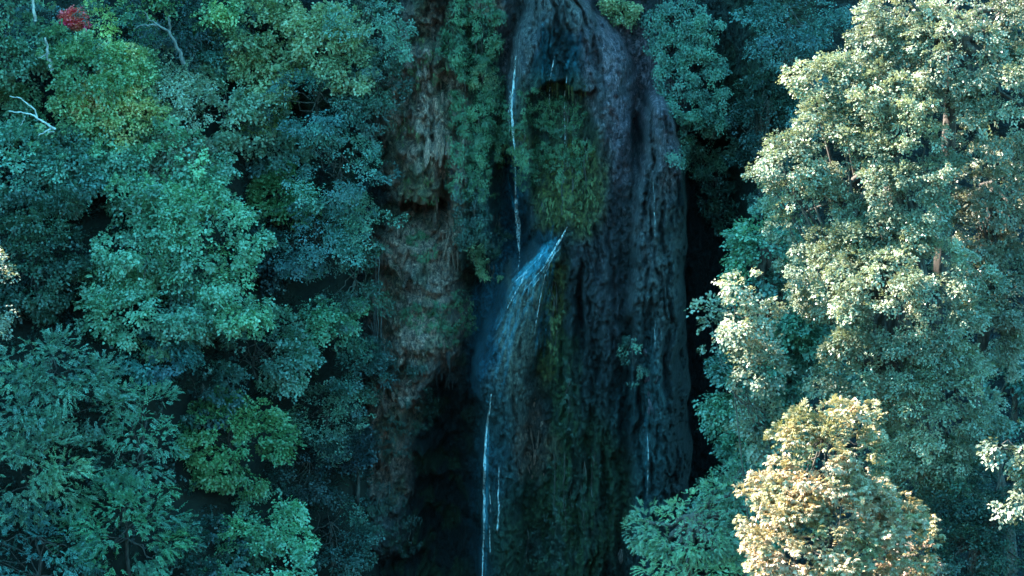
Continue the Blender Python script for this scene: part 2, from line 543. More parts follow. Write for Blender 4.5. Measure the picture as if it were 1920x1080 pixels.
    mound = dc * 3.7 - 0.2 + 0.8 * blob(U, V, 905, 700, 25, 45) + dc * 0.18 * noise(tcc * 6 + 0.4 * noise(U / 30, V / 60), V / 150, 12)
    p = np.where(dc > 0, smax(p, mound, 0.2), p)
    # mossy buttress low in the middle
    lm = interp(V, [(500, 1010), (700, 985), (1100, 935)]); rm = interp(V, [(500, 1090), (700, 1170), (1100, 1205)])
    dm, tm = bump_between(wu, lm, rm)
    dm = dm * ss(480, 640, V)
    p = np.where(dm > 0, smax(p, dm * 2.6 + dm * 0.45 * noise(tm * 4, V / 200, 14) + 0.2 * noise(U / 14, V / 20, 15), 0.3), p)
    p -= 0.8 * blob(wu, wv, 1030, 1000, 16, 40)
    return p


CX = np.unique(np.round(np.concatenate([np.arange(-13, -7.4, 0.35), np.arange(-7.4, 11.2, 0.058), np.arange(11.2, 32, 0.35)]), 4))
CZ = np.unique(np.round(np.concatenate([np.arange(-5, 4.5, 0.5), np.arange(4.5, 35.5, 0.075), np.arange(35.5, 48.5, 0.5)]), 4))
GX, GZ = np.meshgrid(CX, CZ)
GU, GV = to_px(GX, -2.0 + 0 * GX, GZ)
PROT = cliff_shape(GU, GV)


def ridged(a):
    return 1 - 2 * np.abs(a)


wx = GX + 0.30 * noise(GX * 0.8, GZ * 0.5, 21) + 0.10 * noise(GX * 2.5, GZ * 1.4, 22)
def billow(a):
    return 2.4 * np.abs(a) - 0.6


def crack(a, w):
    return -ss(w, 0.0, np.abs(a))


FINE = 0.15 * billow(noise(wx * 1.2, GZ * 0.26, 31)) + 0.15 * billow(noise(wx * 2.4, GZ * 1.3, 32)) \
    + 0.13 * billow(noise(wx * 4.2, GZ * 2.8, 33)) + 0.09 * billow(noise(wx * 7.5, GZ * 5.5, 34)) + 0.06 * noise(GX * 13, GZ * 11, 36) \
    + 0.12 * crack(noise(wx * 1.1 + 3, GZ * 0.16, 37), 0.05) + 0.12 * crack(noise(wx * 2.2 + 8, GZ * 0.7, 38), 0.06)
rough_zone = 1.0 + 0.7 * blob(GU, GV, 790, 250, 80, 250) - 0.55 * blob(GU, GV, 965, 620, 55, 130) - 0.5 * blob(GU, GV, 960, 120, 25, 90)
left_zone = ss(890, 840, GU)
FINE = FINE + left_zone * (0.55 * noise(wx * 0.9, GZ * 0.75, 71) + 0.34 * billow(noise(wx * 1.7, GZ * 1.2, 72)) + 0.16 * noise(wx * 3.5, GZ * 2.6, 73))
GY = -(PROT + FINE * rough_zone)
GY = np.where((GZ > 44), GY + 0, GY)


def surf(px, py, lift=0.0):
    """the point of the rock seen at a photo pixel"""
    y = -2.0
    for _ in range(6):
        q = at(px, py, y)
        i = np.clip(np.searchsorted(CX, q[0]), 0, len(CX) - 1); j = np.clip(np.searchsorted(CZ, q[2]), 0, len(CZ) - 1)
        y = 0.5 * y + 0.5 * GY[j, i]
    q = at(px, py, y)
    q[1] -= lift
    return q


STONE = {
    'dark': (0.024, 0.036, 0.041), 'mauve': (0.34, 0.23, 0.28), 'blue': (0.012, 0.085, 0.130), 'moss': (0.045, 0.085, 0.03),
    'olive': (0.140, 0.125, 0.030), 'brown': (0.74, 0.43, 0.33), 'grey': (0.200, 0.195, 0.195), 'chip': (0.55, 0.42, 0.37),
    'black': (0.008, 0.012, 0.014), 'teal': (0.05, 0.12, 0.135), 'pale': (0.22, 0.21, 0.175),  # black carries the shade of the recess and caves
}
ZONES = [  # cx, cy, rx, ry, rotation, stone, strength
    (1340, 620, 55, 330, 0, 'black', 0.8),  # deep recess: its shade put into the stone colour
    (830, 920, 70, 190, 0, 'black', 0.7), (820, 1060, 90, 80, 0, 'black', 0.7),  # low left cave, likewise darkened in colour for its shade
    (1090, 120, 130, 150, 0, 'mauve', 0.85), (1165, 170, 46, 140, 0, 'mauve', 0.85), (1150, 420, 60, 180, 0, 'mauve', 0.35),
    (1030, 20, 60, 40, 0, 'grey', 0.8),
    (1240, 250, 46, 90, 0, 'mauve', 0.75), (1215, 450, 46, 180, 0, 'grey', 0.35), (1215, 600, 30, 160, 0, 'grey', 0.3),
    (1215, 820, 25, 200, 0, 'teal', 0.8), (1175, 760, 25, 60, 0, 'teal', 0.7), (1130, 600, 60, 200, 0, 'dark', 0.5),
    (1040, 115, 42, 60, 10, 'blue', 1.0), (1010, 175, 30, 40, 0, 'blue', 0.7),
    (975, 120, 20, 100, 0, 'grey', 0.7),
    (1040, 270, 75, 110, 0, 'moss', 0.9), (1080, 330, 45, 80, 0, 'olive', 0.75), (965, 290, 30, 40, 0, 'olive', 0.9), (1010, 350, 40, 60, 0, 'olive', 0.5),
    (1050, 400, 40, 40, 0, 'olive', 0.5),
    (955, 375, 34, 80, 0, 'blue', 1.0), (950, 470, 40, 70, 0, 'blue', 0.6),
    (880, 250, 50, 240, 0, 'moss', 0.8), (890, 420, 30, 80, 0, 'teal', 0.7),
    (795, 270, 65, 140, 0, 'brown', 0.95), (770, 150, 45, 110, 0, 'brown', 0.6), (740, 200, 20, 50, 0, 'brown', 0.9), (840, 320, 22, 80, 0, 'brown', 0.8),
    (790, 355, 40, 30, 0, 'olive', 0.55), (815, 60, 30, 60, 0, 'brown', 0.35), (915, 10, 25, 25, 0, 'brown', 0.8),
    (770, 560, 70, 120, 0, 'brown', 0.75), (800, 640, 55, 75, 0, 'brown', 0.85), (740, 480, 22, 40, 0, 'brown', 0.9), (840, 440, 18, 40, 0, 'brown', 0.9),
    (775, 530, 22, 20, 0, 'chip', 0.55), (765, 570, 12, 14, 0, 'chip', 0.4),
    (790, 720, 50, 40, 0, 'grey', 0.5), (735, 780, 40, 60, 0, 'brown', 0.7), (725, 900, 35, 60, 0, 'brown', 0.45), (705, 1010, 45, 50, 0, 'grey', 0.6),
    (1005, 495, 62, 24, -55, 'blue', 0.9), (975, 525, 30, 26, 0, 'blue', 0.9), (930, 590, 34, 90, 12, 'blue', 0.85), (905, 700, 28, 60, 0, 'blue', 0.75),
    (985, 600, 34, 90, 8, 'pale', 0.95), (965, 720, 36, 70, 4, 'pale', 0.6),
    (1035, 600, 20, 110, 6, 'olive', 0.9), (1030, 640, 30, 50, 0, 'moss', 0.5),
    (930, 850, 32, 110, 0, 'teal', 0.8), (915, 980, 30, 120, 0, 'blue', 0.5), (985, 925, 26, 30, 0, 'blue', 0.5),
    (1060, 770, 22, 120, 0, 'moss', 0.85), (1090, 920, 80, 130, 0, 'moss', 0.7), (1020, 1000, 90, 100, 0, 'moss', 0.6), (1000, 830, 30, 50, 0, 'brown', 0.3),
    (1450, 150, 90, 220, 0, 'moss', 0.5),
]


def build_cliff():
    c = np.empty(GX.shape + (3,)); c[:] = STONE['dark']
    ju = GU + 14 * noise(GX * 1.2, GZ * 0.8, 41) + 7 * noise(GX * 4, GZ * 1.6, 42)
    jv = GV + 24 * noise(GX * 1.1, GZ * 0.7, 43) + 10 * noise(GX * 4, GZ * 1.8, 44)
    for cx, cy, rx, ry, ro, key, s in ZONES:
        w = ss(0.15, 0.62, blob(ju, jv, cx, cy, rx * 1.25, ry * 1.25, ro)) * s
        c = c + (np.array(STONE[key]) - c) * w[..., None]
    mz = ss(900, 850, ju) * ss(0.02, 0.30, noise(GX * 0.9 + 5, GZ * 0.8, 81) + 0.5 * noise(GX * 2.6, GZ * 2.0, 82))
    c = c + (np.array(STONE['moss']) - c) * (mz * 0.55)[..., None]
    dz = ss(0.1, 0.4, noise(GX * 1.3 + 9, GZ * 0.5, 83) + 0.5 * noise(GX * 4, GZ * 1.5, 84)) * ss(930, 1000, ju)
    c = c + (np.array(STONE['dark']) - c) * (dz * 0.55)[..., None]
    chips = ss(0.55, 0.75, noise(GX * 5, GZ * 4, 51)) * (blob(GU, GV, 790, 250, 70, 160) + blob(GU, GV, 770, 600, 80, 160))
    c = c + (np.array(STONE['chip']) - c) * (chips * 0.35)[..., None]
    col4 = np.concatenate([c, np.ones(GX.shape + (1,))], -1).reshape(-1, 4)
    v = np.stack([GX, GY, GZ], -1).reshape(-1, 3)
    nx, ny = len(CX), len(CZ)
    i, j = np.meshgrid(np.arange(nx - 1), np.arange(ny - 1))
    a = (j * nx + i).ravel()
    q = np.stack([a, a + 1, a + nx + 1, a + nx], 1)
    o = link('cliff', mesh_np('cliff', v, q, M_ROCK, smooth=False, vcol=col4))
    o['kind'] = 'structure'
    return o


CLIFF = build_cliff()

# loose shards and hanging drips of tufa on the face
def shard_mesh(name, seed, stone, drip=False):
    rs = np.random.RandomState(seed)
    seg, rows = 7, 7
    v = []
    for k in range(rows):
        t = k / (rows - 1)
        w = (math.sin(math.pi * min(1, t * 0.9 + 0.12)) ** 0.7) if not drip else (1 - t) ** 0.8 + 0.05
        for s in range(seg):
            a = s * 2 * math.pi / seg
            r = w * rs.uniform(0.75, 1.2)
            v.append((math.cos(a) * r * 0.5, math.sin(a) * r * 0.42, -t + 0.5 * (not drip) + rs.uniform(-0.03, 0.03)))
    v.append((0, 0, 0.5 if not drip else 0.02)); v.append((0, 0, -0.52 if not drip else -1.02))
    q = []
    for k in range(rows - 1):
        for s in range(seg):
            q.append((k * seg + s, (k + 1) * seg + s, (k + 1) * seg + (s + 1) % seg, k * seg + (s + 1) % seg))
    v = np.array(v)
    col = np.ones((len(v), 4)); col[:, :3] = STONE[stone]
    return mesh_np(name, v, np.array(q), M_ROCK, smooth=False, vcol=col)


def shards():
    rs = np.random.RandomState(5)
    kinds = {k: [shard_mesh('rock_shard', 60 + i + 7 * j, k) for i in range(3)] for j, k in enumerate(('brown', 'grey', 'chip', 'mauve', 'teal'))}
    drips = {k: [shard_mesh('stalactite', 90 + i + 7 * j, k, True) for i in range(3)] for j, k in enumerate(('brown', 'olive', 'grey', 'teal'))}
    def put(u, v, su, sv, n, kind, w, h, flat=0.6):
        for _ in range(n):
            pu, pv = u + rs.normal() * su, v + rs.normal() * sv
            q = surf(pu, pv, 0.0)
            o = link('rock_shard', kinds[kind][rs.randint(3)], CLIFF)
            o.location = q
            ww = w * rs.uniform(0.5, 1.5)
            o.scale = (ww, ww * flat, h * rs.uniform(0.45, 1.5))
            o.rotation_euler = (rs.normal() * 0.12, rs.normal() * 0.12, rs.uniform(0, 6.28))
    def drip(u, v, su, sv, n, kind, w, h):
        for _ in range(n):
            pu, pv = u + rs.uniform(-1, 1) * su, v + rs.uniform(-1, 1) * sv
            q = surf(pu, pv, 0.0)
            o = link('stalactite', drips[kind][rs.randint(3)], CLIFF)
            o.location = q
            ww = w * rs.uniform(0.5, 1.5)
            o.scale = (ww, ww, h * rs.uniform(0.4, 1.5)); o.rotation_euler = (0, 0, rs.uniform(0, 6.28))
    put(822, 290, 10, 55, 34, 'brown', 0.2, 0.9); put(815, 250, 8, 30, 10, 'chip', 0.10, 0.5)
    put(772, 160, 14, 40, 12, 'brown', 0.2, 0.45); put(775, 190, 12, 30, 7, 'chip', 0.10, 0.22)
    put(738, 225, 6, 14, 6, 'brown', 0.28, 0.6); put(848, 340, 9, 40, 14, 'grey', 0.16, 0.7)
    put(843, 445, 8, 20, 12, 'brown', 0.2, 0.8); put(745, 475, 9, 18, 9, 'brown', 0.24, 0.8)
    put(775, 530, 14, 12, 14, 'chip', 0.14, 0.16); put(800, 640, 26, 30, 22, 'brown', 0.14, 0.4)
    put(840, 680, 6, 22, 8, 'grey', 0.14, 0.7); put(735, 780, 20, 30, 12, 'brown', 0.16, 0.4); put(990, 830, 16, 34, 18, 'brown', 0.12, 0.6)
    put(1215, 730, 8, 30, 8, 'mauve', 0.2, 0.6); put(700, 1000, 22, 30, 14, 'grey', 0.16, 0.4)
    put(1163, 1045, 5, 6, 2, 'chip', 0.22, 0.7)
    drip(800, 398, 46, 3, 26, 'brown', 0.16, 0.55); drip(1015, 385, 22, 8, 16, 'grey', 0.05, 0.75)
    drip(1050, 158, 48, 4, 22, 'olive', 0.12, 0.5); drip(845, 470, 16, 8, 10, 'brown', 0.12, 0.6)
    drip(835, 700, 20, 10, 12, 'grey', 0.10, 0.5); drip(1190, 745, 10, 6, 6, 'teal', 0.14, 0.7); drip(985, 850, 24, 20, 12, 'grey', 0.06, 0.6)


shards()


# ------------------------------------------------------------------ water
def ribbon(rs, path, w0, lift=0.06, n=60, jit=1.2, taper=True, cols=4):
    path = np.array(path, float)
    d = np.concatenate([[0], np.cumsum(np.hypot(*np.diff(path, axis=0).T))])
    t = np.linspace(0, d[-1], n)
    U = np.interp(t, d, path[:, 0]); V = np.interp(t, d, path[:, 1])
    k = rs.uniform(0, 50)
    U = U + jit * noise(V / 26, k) + 0.6 * jit * noise(V / 9, k + 7)
    c = np.array([surf(u, v, lift) for u, v in zip(U, V)])
    for _ in range(2):
        c[1:-1, 1] = np.minimum(c[1:-1, 1], (c[:-2, 1] + c[2:, 1]) / 2)
    e = np.sin(np.linspace(0.12, math.pi - 0.12, n)) ** 0.5 if taper else np.ones(n)
    w = w0 * e * (1 + 0.45 * noise(t / 12, k + 3))
    tan = unit(np.gradient(c, axis=0)); side = unit(np.cross(tan, np.array([0, -1.0, 0])))
    vs = []
    for j in range(cols + 1):
        s = j / cols * 2 - 1
        vs.append(c + side * (s * w / 2)[:, None] + np.array([0, -1.0, 0]) * (w * 0.35 * (1 - s * s))[:, None])
    v = np.stack(vs, 1).reshape(-1, 3)
    q = []
    m = cols + 1
    for i in range(n - 1):
        for j in range(cols):
            q.append((i * m + j, i * m + j + 1, (i + 1) * m + j + 1, (i + 1) * m + j))
    return v, np.array(q)


def waterfall(label, strands, films=()):
    rs = np.random.RandomState(len(label))
    q0 = surf(*(strands or films)[0][0][-1])
    t = thing('waterfall', label, 'waterfall', q0, 'thin streams running down the tufa')
    for name, lst, mat in (('strand', strands, M_WATER), ('film', films, M_FILM)):
        for path, w in lst:
            v, q = ribbon(rs, path, w * (0.72 if name == 'strand' else 1), 0.07 if name == 'strand' else 0.04)
            link(name, mesh_np(name, v - q0, q, mat, smooth=True), t)
    return t


def fan(rs, a, b, n, spread_a, spread_b, w):
    return [([(a[0] + rs.normal() * spread_a[0], a[1] + rs.normal() * spread_a[1]), (b[0] + rs.normal() * spread_b[0], b[1] + rs.normal() * spread_b[1])], w * rs.uniform(0.5, 1.6)) for _ in range(n)]


rw = np.random.RandomState(3)
waterfall('upper white stream falling off the left shoulder of the main dome',
          [([(968, 105), (964, 150), (958, 200), (962, 250), (967, 300)], 0.13), ([(966, 130), (961, 170), (961, 215), (965, 270)], 0.08),
           ([(957, 160), (954, 215), (955, 260)], 0.04), ([(964, 300), (968, 350), (968, 385)], 0.05)],
          fan(rw, (962, 140), (958, 240), 5, (5, 10), (5, 15), 0.08))
waterfall('middle stream sliding down the dark blue teardrop niche',
          [([(969, 372), (968, 395), (972, 425), (974, 452)], 0.27), ([(964, 385), (968, 420), (973, 470)], 0.08), ([(974, 420), (975, 460), (972, 505)], 0.05), ([(966, 330), (966, 380), (970, 410)], 0.06)],
          fan(rw, (965, 330), (976, 450), 5, (8, 12), (8, 15), 0.14))
waterfall('bright diagonal stream spreading blue over the smooth chute',
          [([(1064, 424), (1052, 446), (1040, 466), (1022, 494)], 0.12), ([(1018, 468), (1012, 482), (1008, 492)], 0.06), ([(990, 508), (983, 516), (977, 530)], 0.16),
           ([(988, 512), (976, 518), (966, 526)], 0.06), ([(1040, 470), (1024, 510), (1012, 560), (1000, 640)], 0.05), ([(984, 520), (968, 545), (950, 580)], 0.05)] + fan(rw, (1042, 452), (985, 526), 3, (9, 8), (14, 10), 0.03),
          fan(rw, (1042, 452), (972, 536), 9, (11, 9), (18, 14), 0.06) + fan(rw, (1020, 490), (985, 620), 7, (14, 14), (16, 30), 0.05) + fan(rw, (972, 530), (930, 640), 6, (12, 10), (16, 30), 0.05) + [([(1030, 462), (1005, 495), (980, 525), (955, 560)], 0.6), ([(1020, 475), (1000, 500), (972, 535)], 0.45)] + fan(rw, (1040, 450), (965, 545), 12, (13, 12), (22, 18), 0.16) + fan(rw, (1040, 470), (1000, 640), 8, (4, 10), (10, 30), 0.10) + fan(rw, (970, 540), (930, 680), 6, (14, 14), (18, 40), 0.14))
waterfall('long thin white stream dropping beside the dark cave to the bottom edge',
          [([(922, 738), (914, 790), (909, 850), (908, 920), (908, 990), (904, 1090)], 0.13), ([(919, 760), (911, 830), (910, 900)], 0.07)],
          fan(rw, (918, 780), (908, 1060), 5, (5, 20), (7, 30), 0.12))
waterfall('faint broken trickle just right of the long thin stream',
          [([(935, 875), (934, 930), (936, 960), (932, 1000)], 0.06), ([(918, 910), (919, 960)], 0.04), ([(918, 985), (919, 1040)], 0.05), ([(938, 940), (930, 1000)], 0.04)])
waterfall('fine threads dripping from the overhang of the main dome',
          [([(1060, 155), (1058, 200), (1059, 270)], 0.045), ([(1030, 148), (1030, 205)], 0.04), ([(1040, 105), (1032, 150)], 0.05), ([(1064, 140), (1060, 168)], 0.06)],
          fan(rw, (1040, 70), (1020, 160), 6, (16, 14), (18, 10), 0.12))
waterfall('thin trickle down the columns of the right dome',
          [([(1224, 340), (1227, 400), (1228, 450)], 0.025), ([(1228, 600), (1228, 660)], 0.025), ([(1214, 810), (1216, 870), (1213, 930)], 0.035)],
          fan(rw, (1213, 780), (1212, 930), 2, (5, 20), (6, 20), 0.05))

# ------------------------------------------------------------------ trees
LC = {
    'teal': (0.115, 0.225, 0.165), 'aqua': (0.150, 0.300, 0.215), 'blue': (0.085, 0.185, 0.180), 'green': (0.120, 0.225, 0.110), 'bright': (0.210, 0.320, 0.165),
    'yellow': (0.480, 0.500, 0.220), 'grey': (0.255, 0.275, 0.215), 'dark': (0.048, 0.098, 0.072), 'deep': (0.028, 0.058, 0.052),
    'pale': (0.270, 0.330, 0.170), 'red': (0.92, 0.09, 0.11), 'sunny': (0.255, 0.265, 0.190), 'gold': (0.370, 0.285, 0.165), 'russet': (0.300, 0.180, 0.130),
    'mint': (0.250, 0.410, 0.270), 'olive': (0.300, 0.335, 0.160), 'mossy': (0.150, 0.185, 0.065), 'ivy': (0.100, 0.205, 0.095),
}
COUNT = {'leaves': 0}


def ground_depth(px, py, clear):
    """depth along the sight line where the slope lies `clear` metres below it"""
    for Y in np.arange(-30, 9, 0.25):
        q = at(px, py, Y)
        if q[2] - terrain(q[0], Y) < clear:
            return Y
        if q[0] > -8.5 and Y > -3.2:
            return Y
    return -3.0


def px_left(px):
    return px < 800


def tree(name, label, lobes, colour, style='maple', Y=None, cat='tree', group=None, size=1.0, rb=0.55, dens=7.2, cone=0.0,
         hang=0.12, bark=None, seed=None, depth=0.85, glossy=False, trunk=True, fill=1.0, clear=None, trunk_r=None, chains=None, wall=False, cleft=-0.28):
    auto = Y is None
    seed = seed if seed is not None else (int(lobes[0][0] * 7 + lobes[0][1] * 13) % 99991)
    rs = np.random.RandomState(seed)
    cx, cy, rx, ry = lobes[0][:4]
    if Y is None:
        Y = ground_depth(cx, cy, clear if clear else ry * 0.0225 + 1.6)
    W = []
    for lb in lobes:
        y = Y + (lb[4] if len(lb) > 4 else 0.0)
        c = at(lb[0], lb[1], y); k = mpp(y)
        W.append((c, np.array([lb[2] * k, (lb[2] + lb[3]) / 2 * k * depth, lb[3] * k])))
    c0 = W[0][0]
    low = min(w[0][2] - w[1][2] for w in W)
    bx, by = c0[0], c0[1] + 0.5
    gz = float(terrain(bx, by))
    base = np.array([bx, by, min(gz, low) - 0.05 if gz < c0[2] else c0[2] - 0.5])
    if wall or (auto and low - gz > 2.5 and px_left(cx)):         # rooted in the steep wall behind
        yy = by
        while yy < 4.0 and terrain(bx, yy) < low + 0.3 and yy < -1.2:
            yy += 0.2
        base = np.array([bx, yy + 0.2, low + 0.3])
    t = thing(name, label, cat, base, group)
    mean_r = np.mean([w[1].mean() for w in W])
    rbb = min(rb, mean_r * 0.42)
    P, D, O, bid, BC = crown_sprays(rs, W, rbb, dens, cone, hang, fill, cleft)
    arr = foliage(rs, P, D, O, bid, style, size * 0.76)
    COUNT['leaves'] += len(arr[0])
    cr = link('crown', leaf_mesh('crown', arr[0] - base, *arr[1:], M_GLOSSY if glossy else M_LEAF), t)
    cj = 1 + (0.14 if auto else 0.04) * rs.uniform(-1, 1, 3)
    cr.color = (*(np.array(LC[colour]) * cj * (1.28 if auto else 1.0)), 1)
    if chains:                                # bare limbs seen against the crowns
        bare_limbs(t, base, chains, Y - 2.8, bark or M_PALE)
        return t
    # trunk and the limbs that carry the boughs
    top = c0 + np.array([0, 0, W[0][1][2] * 0.35])
    h = max(top[2] - base[2], 0.5)
    tr = trunk_r or (0.05 + 0.018 * h)
    pts = wander(rs, base - np.array([0, 0, 0.3]), top, 9, 0.035 * h ** 0.7)
    parts = [tube(pts - base, np.linspace(tr, tr * 0.3, 9), 7)]
    order = rs.permutation(len(BC))[:10 + 4 * len(W)]
    inside = [k for k in range(9) if pts[k][2] > low + 0.25 * (top[2] - low)] or [8]
    for bi in order:
        k = inside[rs.randint(len(inside))]
        parts.append(tube(wander(rs, pts[k], BC[bi], 6, 0.10, -0.15) - base, np.linspace(tr * 0.3, 0.01, 6), 5))
    v, q = join(parts)
    link('trunk', mesh_np('trunk', v, q, bark or M_BARK, smooth=True), t)
    return t


def bare_limbs(t, base, chains, depthY, mat):
    rs = np.random.RandomState(len(chains) + 5)
    for ch, r0, r1, nm in chains:
        k = max(6, 3 * len(ch))
        a = np.array(ch, float); d = np.concatenate([[0], np.cumsum(np.hypot(*np.diff(a, axis=0).T))]); s = np.linspace(0, d[-1], k)
        pts = np.array([at(np.interp(x, d, a[:, 0]), np.interp(x, d, a[:, 1]), depthY - 0.5 * x / 100) for x in s])
        pts[1:-1] += rs.normal(size=(k - 2, 3)) * 0.02
        v, q = tube(pts - base, np.linspace(r0, r1, k), 7)
        link(nm, mesh_np(nm, v, q, mat, smooth=True), t)


G_L = 'trees on the shaded left slope'
G_R = 'trees on the right bank'
G_C = 'plants growing on the cliff'


def L(label, cx, cy, rx, ry, colour, style='maple', name='maple_tree', **k):
    extra = k.pop('more', []); k.setdefault('fill', 1.3); k.setdefault('cleft', -0.31)
    return tree(name, label, [(a[0], a[1], a[2] * 1.14, a[3] * 1.14) + tuple(a[4:]) for a in [(cx, cy, rx, ry)] + extra], colour, style, group=G_L, **k)


# ---- left slope, top row down
L('dark green tree filling the top left corner', 15, 80, 75, 110, 'green', 'maple')
L('thin birch with a pale trunk and small teal crown, upper left', 78, 62, 48, 36, 'blue', 'small', 'birch_tree', clear=3.6, chains=[
    ([(98, 132), (94, 118), (89, 105), (90, 94), (84, 70)], 0.09, 0.03, 'stem'), ([(89, 100), (80, 106), (72, 110)], 0.03, 0.01, 'limb'),
    ([(66, 40), (63, 20), (62, -6)], 0.07, 0.05, 'limb')])
L('small bright red sapling near the top left', 134, 32, 9, 8, 'red', 'maple', 'red_sapling', clear=4.5, rb=0.16, dens=30, size=0.7, cleft=-2, more=[(144, 27, 8, 6), (150, 41, 8, 7)])
L('yellowish green sapling just right of the red one', 186, 52, 36, 40, 'yellow', 'small', 'sapling', clear=3.0)
L('dark green tree between the red sapling and the bare-limbed tree', 215, 95, 75, 62, 'teal', 'small', 'broadleaf_tree')
bare = L('pale green treetop over bare curved limbs at the top edge', 335, 12, 88, 42, 'pale', 'maple', 'bare_limbed_tree', clear=3.6, bark=M_GREY, chains=[
    ([(345, 120), (335, 95), (325, 72), (312, 56), (298, 48), (285, 40), (270, 22)], 0.085, 0.02, 'stem'),
    ([(318, 62), (318, 45), (316, 30)], 0.07, 0.03, 'limb'), ([(300, 48), (280, 46), (262, 48), (250, 54)], 0.05, 0.015, 'limb')])
L('bright green maple with a pointed left edge', 165, 165, 92, 82, 'bright', 'maple', clear=4.6, more=[(120, 205, 50, 42, -0.5), (205, 125, 60, 50, 0.3)])
L('yellow green tree glowing palest on the left slope', 222, 180, 52, 62, 'yellow', 'maple', 'yellowing_maple', clear=4.9, more=[(238, 215, 46, 40, -0.4), (232, 120, 26, 34, 0.4)])
L('greyish mauve tree beside the yellow green one', 310, 155, 62, 60, 'grey', 'small', 'broadleaf_tree', more=[(350, 190, 40, 40, -0.3)], clear=4.2)
L('dark tree behind the bare curved limbs', 290, 55, 85, 62, 'deep', 'small', 'broadleaf_tree')
L('tall green tree with yellow-green tips, second from the top middle', 470, 70, 80, 80, 'pale', 'maple', more=[(490, 115, 62, 48, -0.5)], clear=4.4)
L('blue green tree at the top edge left of the yellow treetop', 400, 55, 52, 72, 'blue', 'small', 'broadleaf_tree')
L('light yellow-green treetop nearest the top middle', 622, 85, 50, 42, 'pale', 'maple', more=[(655, 122, 40, 28, -0.4), (590, 55, 36, 34, 0.3), (640, 45, 34, 26, 0.2)], clear=3.6)
L('teal tree at the top edge left of the brown rock', 690, 40, 66, 75, 'teal', 'small', 'broadleaf_tree')
L('small teal round treetop left of the yellow-tipped tree', 405, 110, 34, 40, 'teal', 'small', 'broadleaf_tree')
L('greyish green maple with ochre lower leaves', 425, 200, 74, 66, 'grey', 'maple', more=[(395, 165, 44, 40, 0.3)])
L('slender yellow-green tipped tree in the upper middle of the slope', 505, 195, 44, 40, 'olive', 'maple')
L('dark teal maple above the round black gap', 520, 262, 66, 52, 'teal', 'maple')
L('blue green tree below the light yellow-green treetop', 590, 195, 72, 62, 'blue', 'small', 'broadleaf_tree')
L('dark green shrub against the upper brown rock', 700, 160, 42, 70, 'dark', 'small', 'shrub')
L('teal maple reaching in from the left edge under the dead branch', 60, 300, 115, 62, 'aqua', 'maple', more=[(140, 320, 60, 60, -0.3)])
L('dark green tree at the left edge above the dead branch', 18, 205, 48, 42, 'green', 'maple')
L('largest maple, drooping and bright teal, in the middle of the left slope', 300, 330, 120, 95, 'aqua', 'maple',
  more=[(245, 430, 82, 115, -1.5), (365, 455, 115, 115, -1.3), (290, 560, 125, 75, -2.4), (235, 280, 85, 60, 0.4), (420, 560, 70, 60, -2.0)], hang=0.3, rb=0.6, seed=4)
L('grey green treetop resting on the largest maple', 318, 285, 42, 44, 'grey', 'maple', more=[(360, 300, 40, 36, -0.1)], clear=5.5)
L('deep green tree in shade at the left edge', 60, 470, 100, 92, 'dark', 'maple')
L('sunlit whitish treetop just showing at the far left edge', -74, 560, 78, 100, 'sunny', 'small', 'broadleaf_tree', Y=-29)
L('speckled maple right of the round black gap', 525, 372, 46, 46, 'green', 'maple')
L('teal tree in the middle of the slope beside the rock', 640, 320, 76, 76, 'teal', 'small', 'broadleaf_tree')
L('blue green tree below the speckled maple', 590, 440, 82, 60, 'blue', 'small', 'broadleaf_tree')
L('teal tree pressed to the left side of the brown rock', 690, 415, 52, 52, 'teal', 'small', 'broadleaf_tree')
L('deep blue green tree right of the largest maple', 500, 470, 52, 46, 'deep', 'maple')
L('dark shrub left of the hanging roots', 665, 540, 52, 72, 'dark', 'small', 'shrub')
L('teal maple right of the tall black gap', 600, 585, 56, 66, 'teal', 'maple')
L('blue drooping maple under the largest maple', 290, 665, 70, 46, 'blue', 'maple', hang=0.35)
L('round teal maple below and right of the largest maple', 475, 655, 78, 66, 'teal', 'maple', more=[(530, 665, 40, 44, -0.2)])
L('dark green maple behind the lower gaps', 380, 735, 62, 42, 'dark', 'maple')
L('dark shrub at the foot of the hanging roots', 665, 685, 56, 72, 'dark', 'small', 'shrub')
L('dark teal tree low beside the brown rock', 610, 770, 74, 60, 'teal', 'small', 'broadleaf_tree')
L('feathery teal willow, uppermost of the lower left corner', 100, 700, 105, 80, 'aqua', 'feather', 'willow_tree', more=[(40, 760, 85, 85, -1.0), (170, 740, 62, 62, -0.4)], dens=7.5)
L('feathery blue green willow at the lower left edge', 60, 880, 105, 95, 'aqua', 'feather', 'willow_tree', dens=7.5)
L('feathery dark willow in the bottom left corner', 70, 1035, 115, 85, 'blue', 'feather', 'willow_tree', dens=7.5)
L('bluish willow with a split top right of the lower left willows', 268, 800, 68, 78, 'aqua', 'feather', 'willow_tree', more=[(250, 870, 62, 52, -0.4)], dens=7.5)
L('green maple above the bottom black gap', 430, 815, 80, 82, 'green', 'maple')
L('teal willow at the bottom edge left of the pale tipped tree', 235, 985, 100, 90, 'teal', 'feather', 'willow_tree', dens=7.5)
L('dark tree low in the shade right of the green maple', 580, 885, 72, 60, 'deep', 'small', 'broadleaf_tree')
L('blue tree with pale tips at the bottom, topmost leaves lightest', 478, 985, 92, 50, 'aqua', 'maple', more=[(470, 1045, 95, 45, -1.2), (520, 950, 36, 24, -0.3)])
L('dark green tree at the bottom beside the brown rock foot', 620, 1005, 66, 70, 'dark', 'small', 'broadleaf_tree')
L('dark tree at the bottom edge between willow and pale tipped tree', 360, 1040, 66, 60, 'deep', 'maple')
L('low dark shrub at the bottom right foot of the left slope', 668, 860, 44, 66, 'deep', 'small', 'shrub')


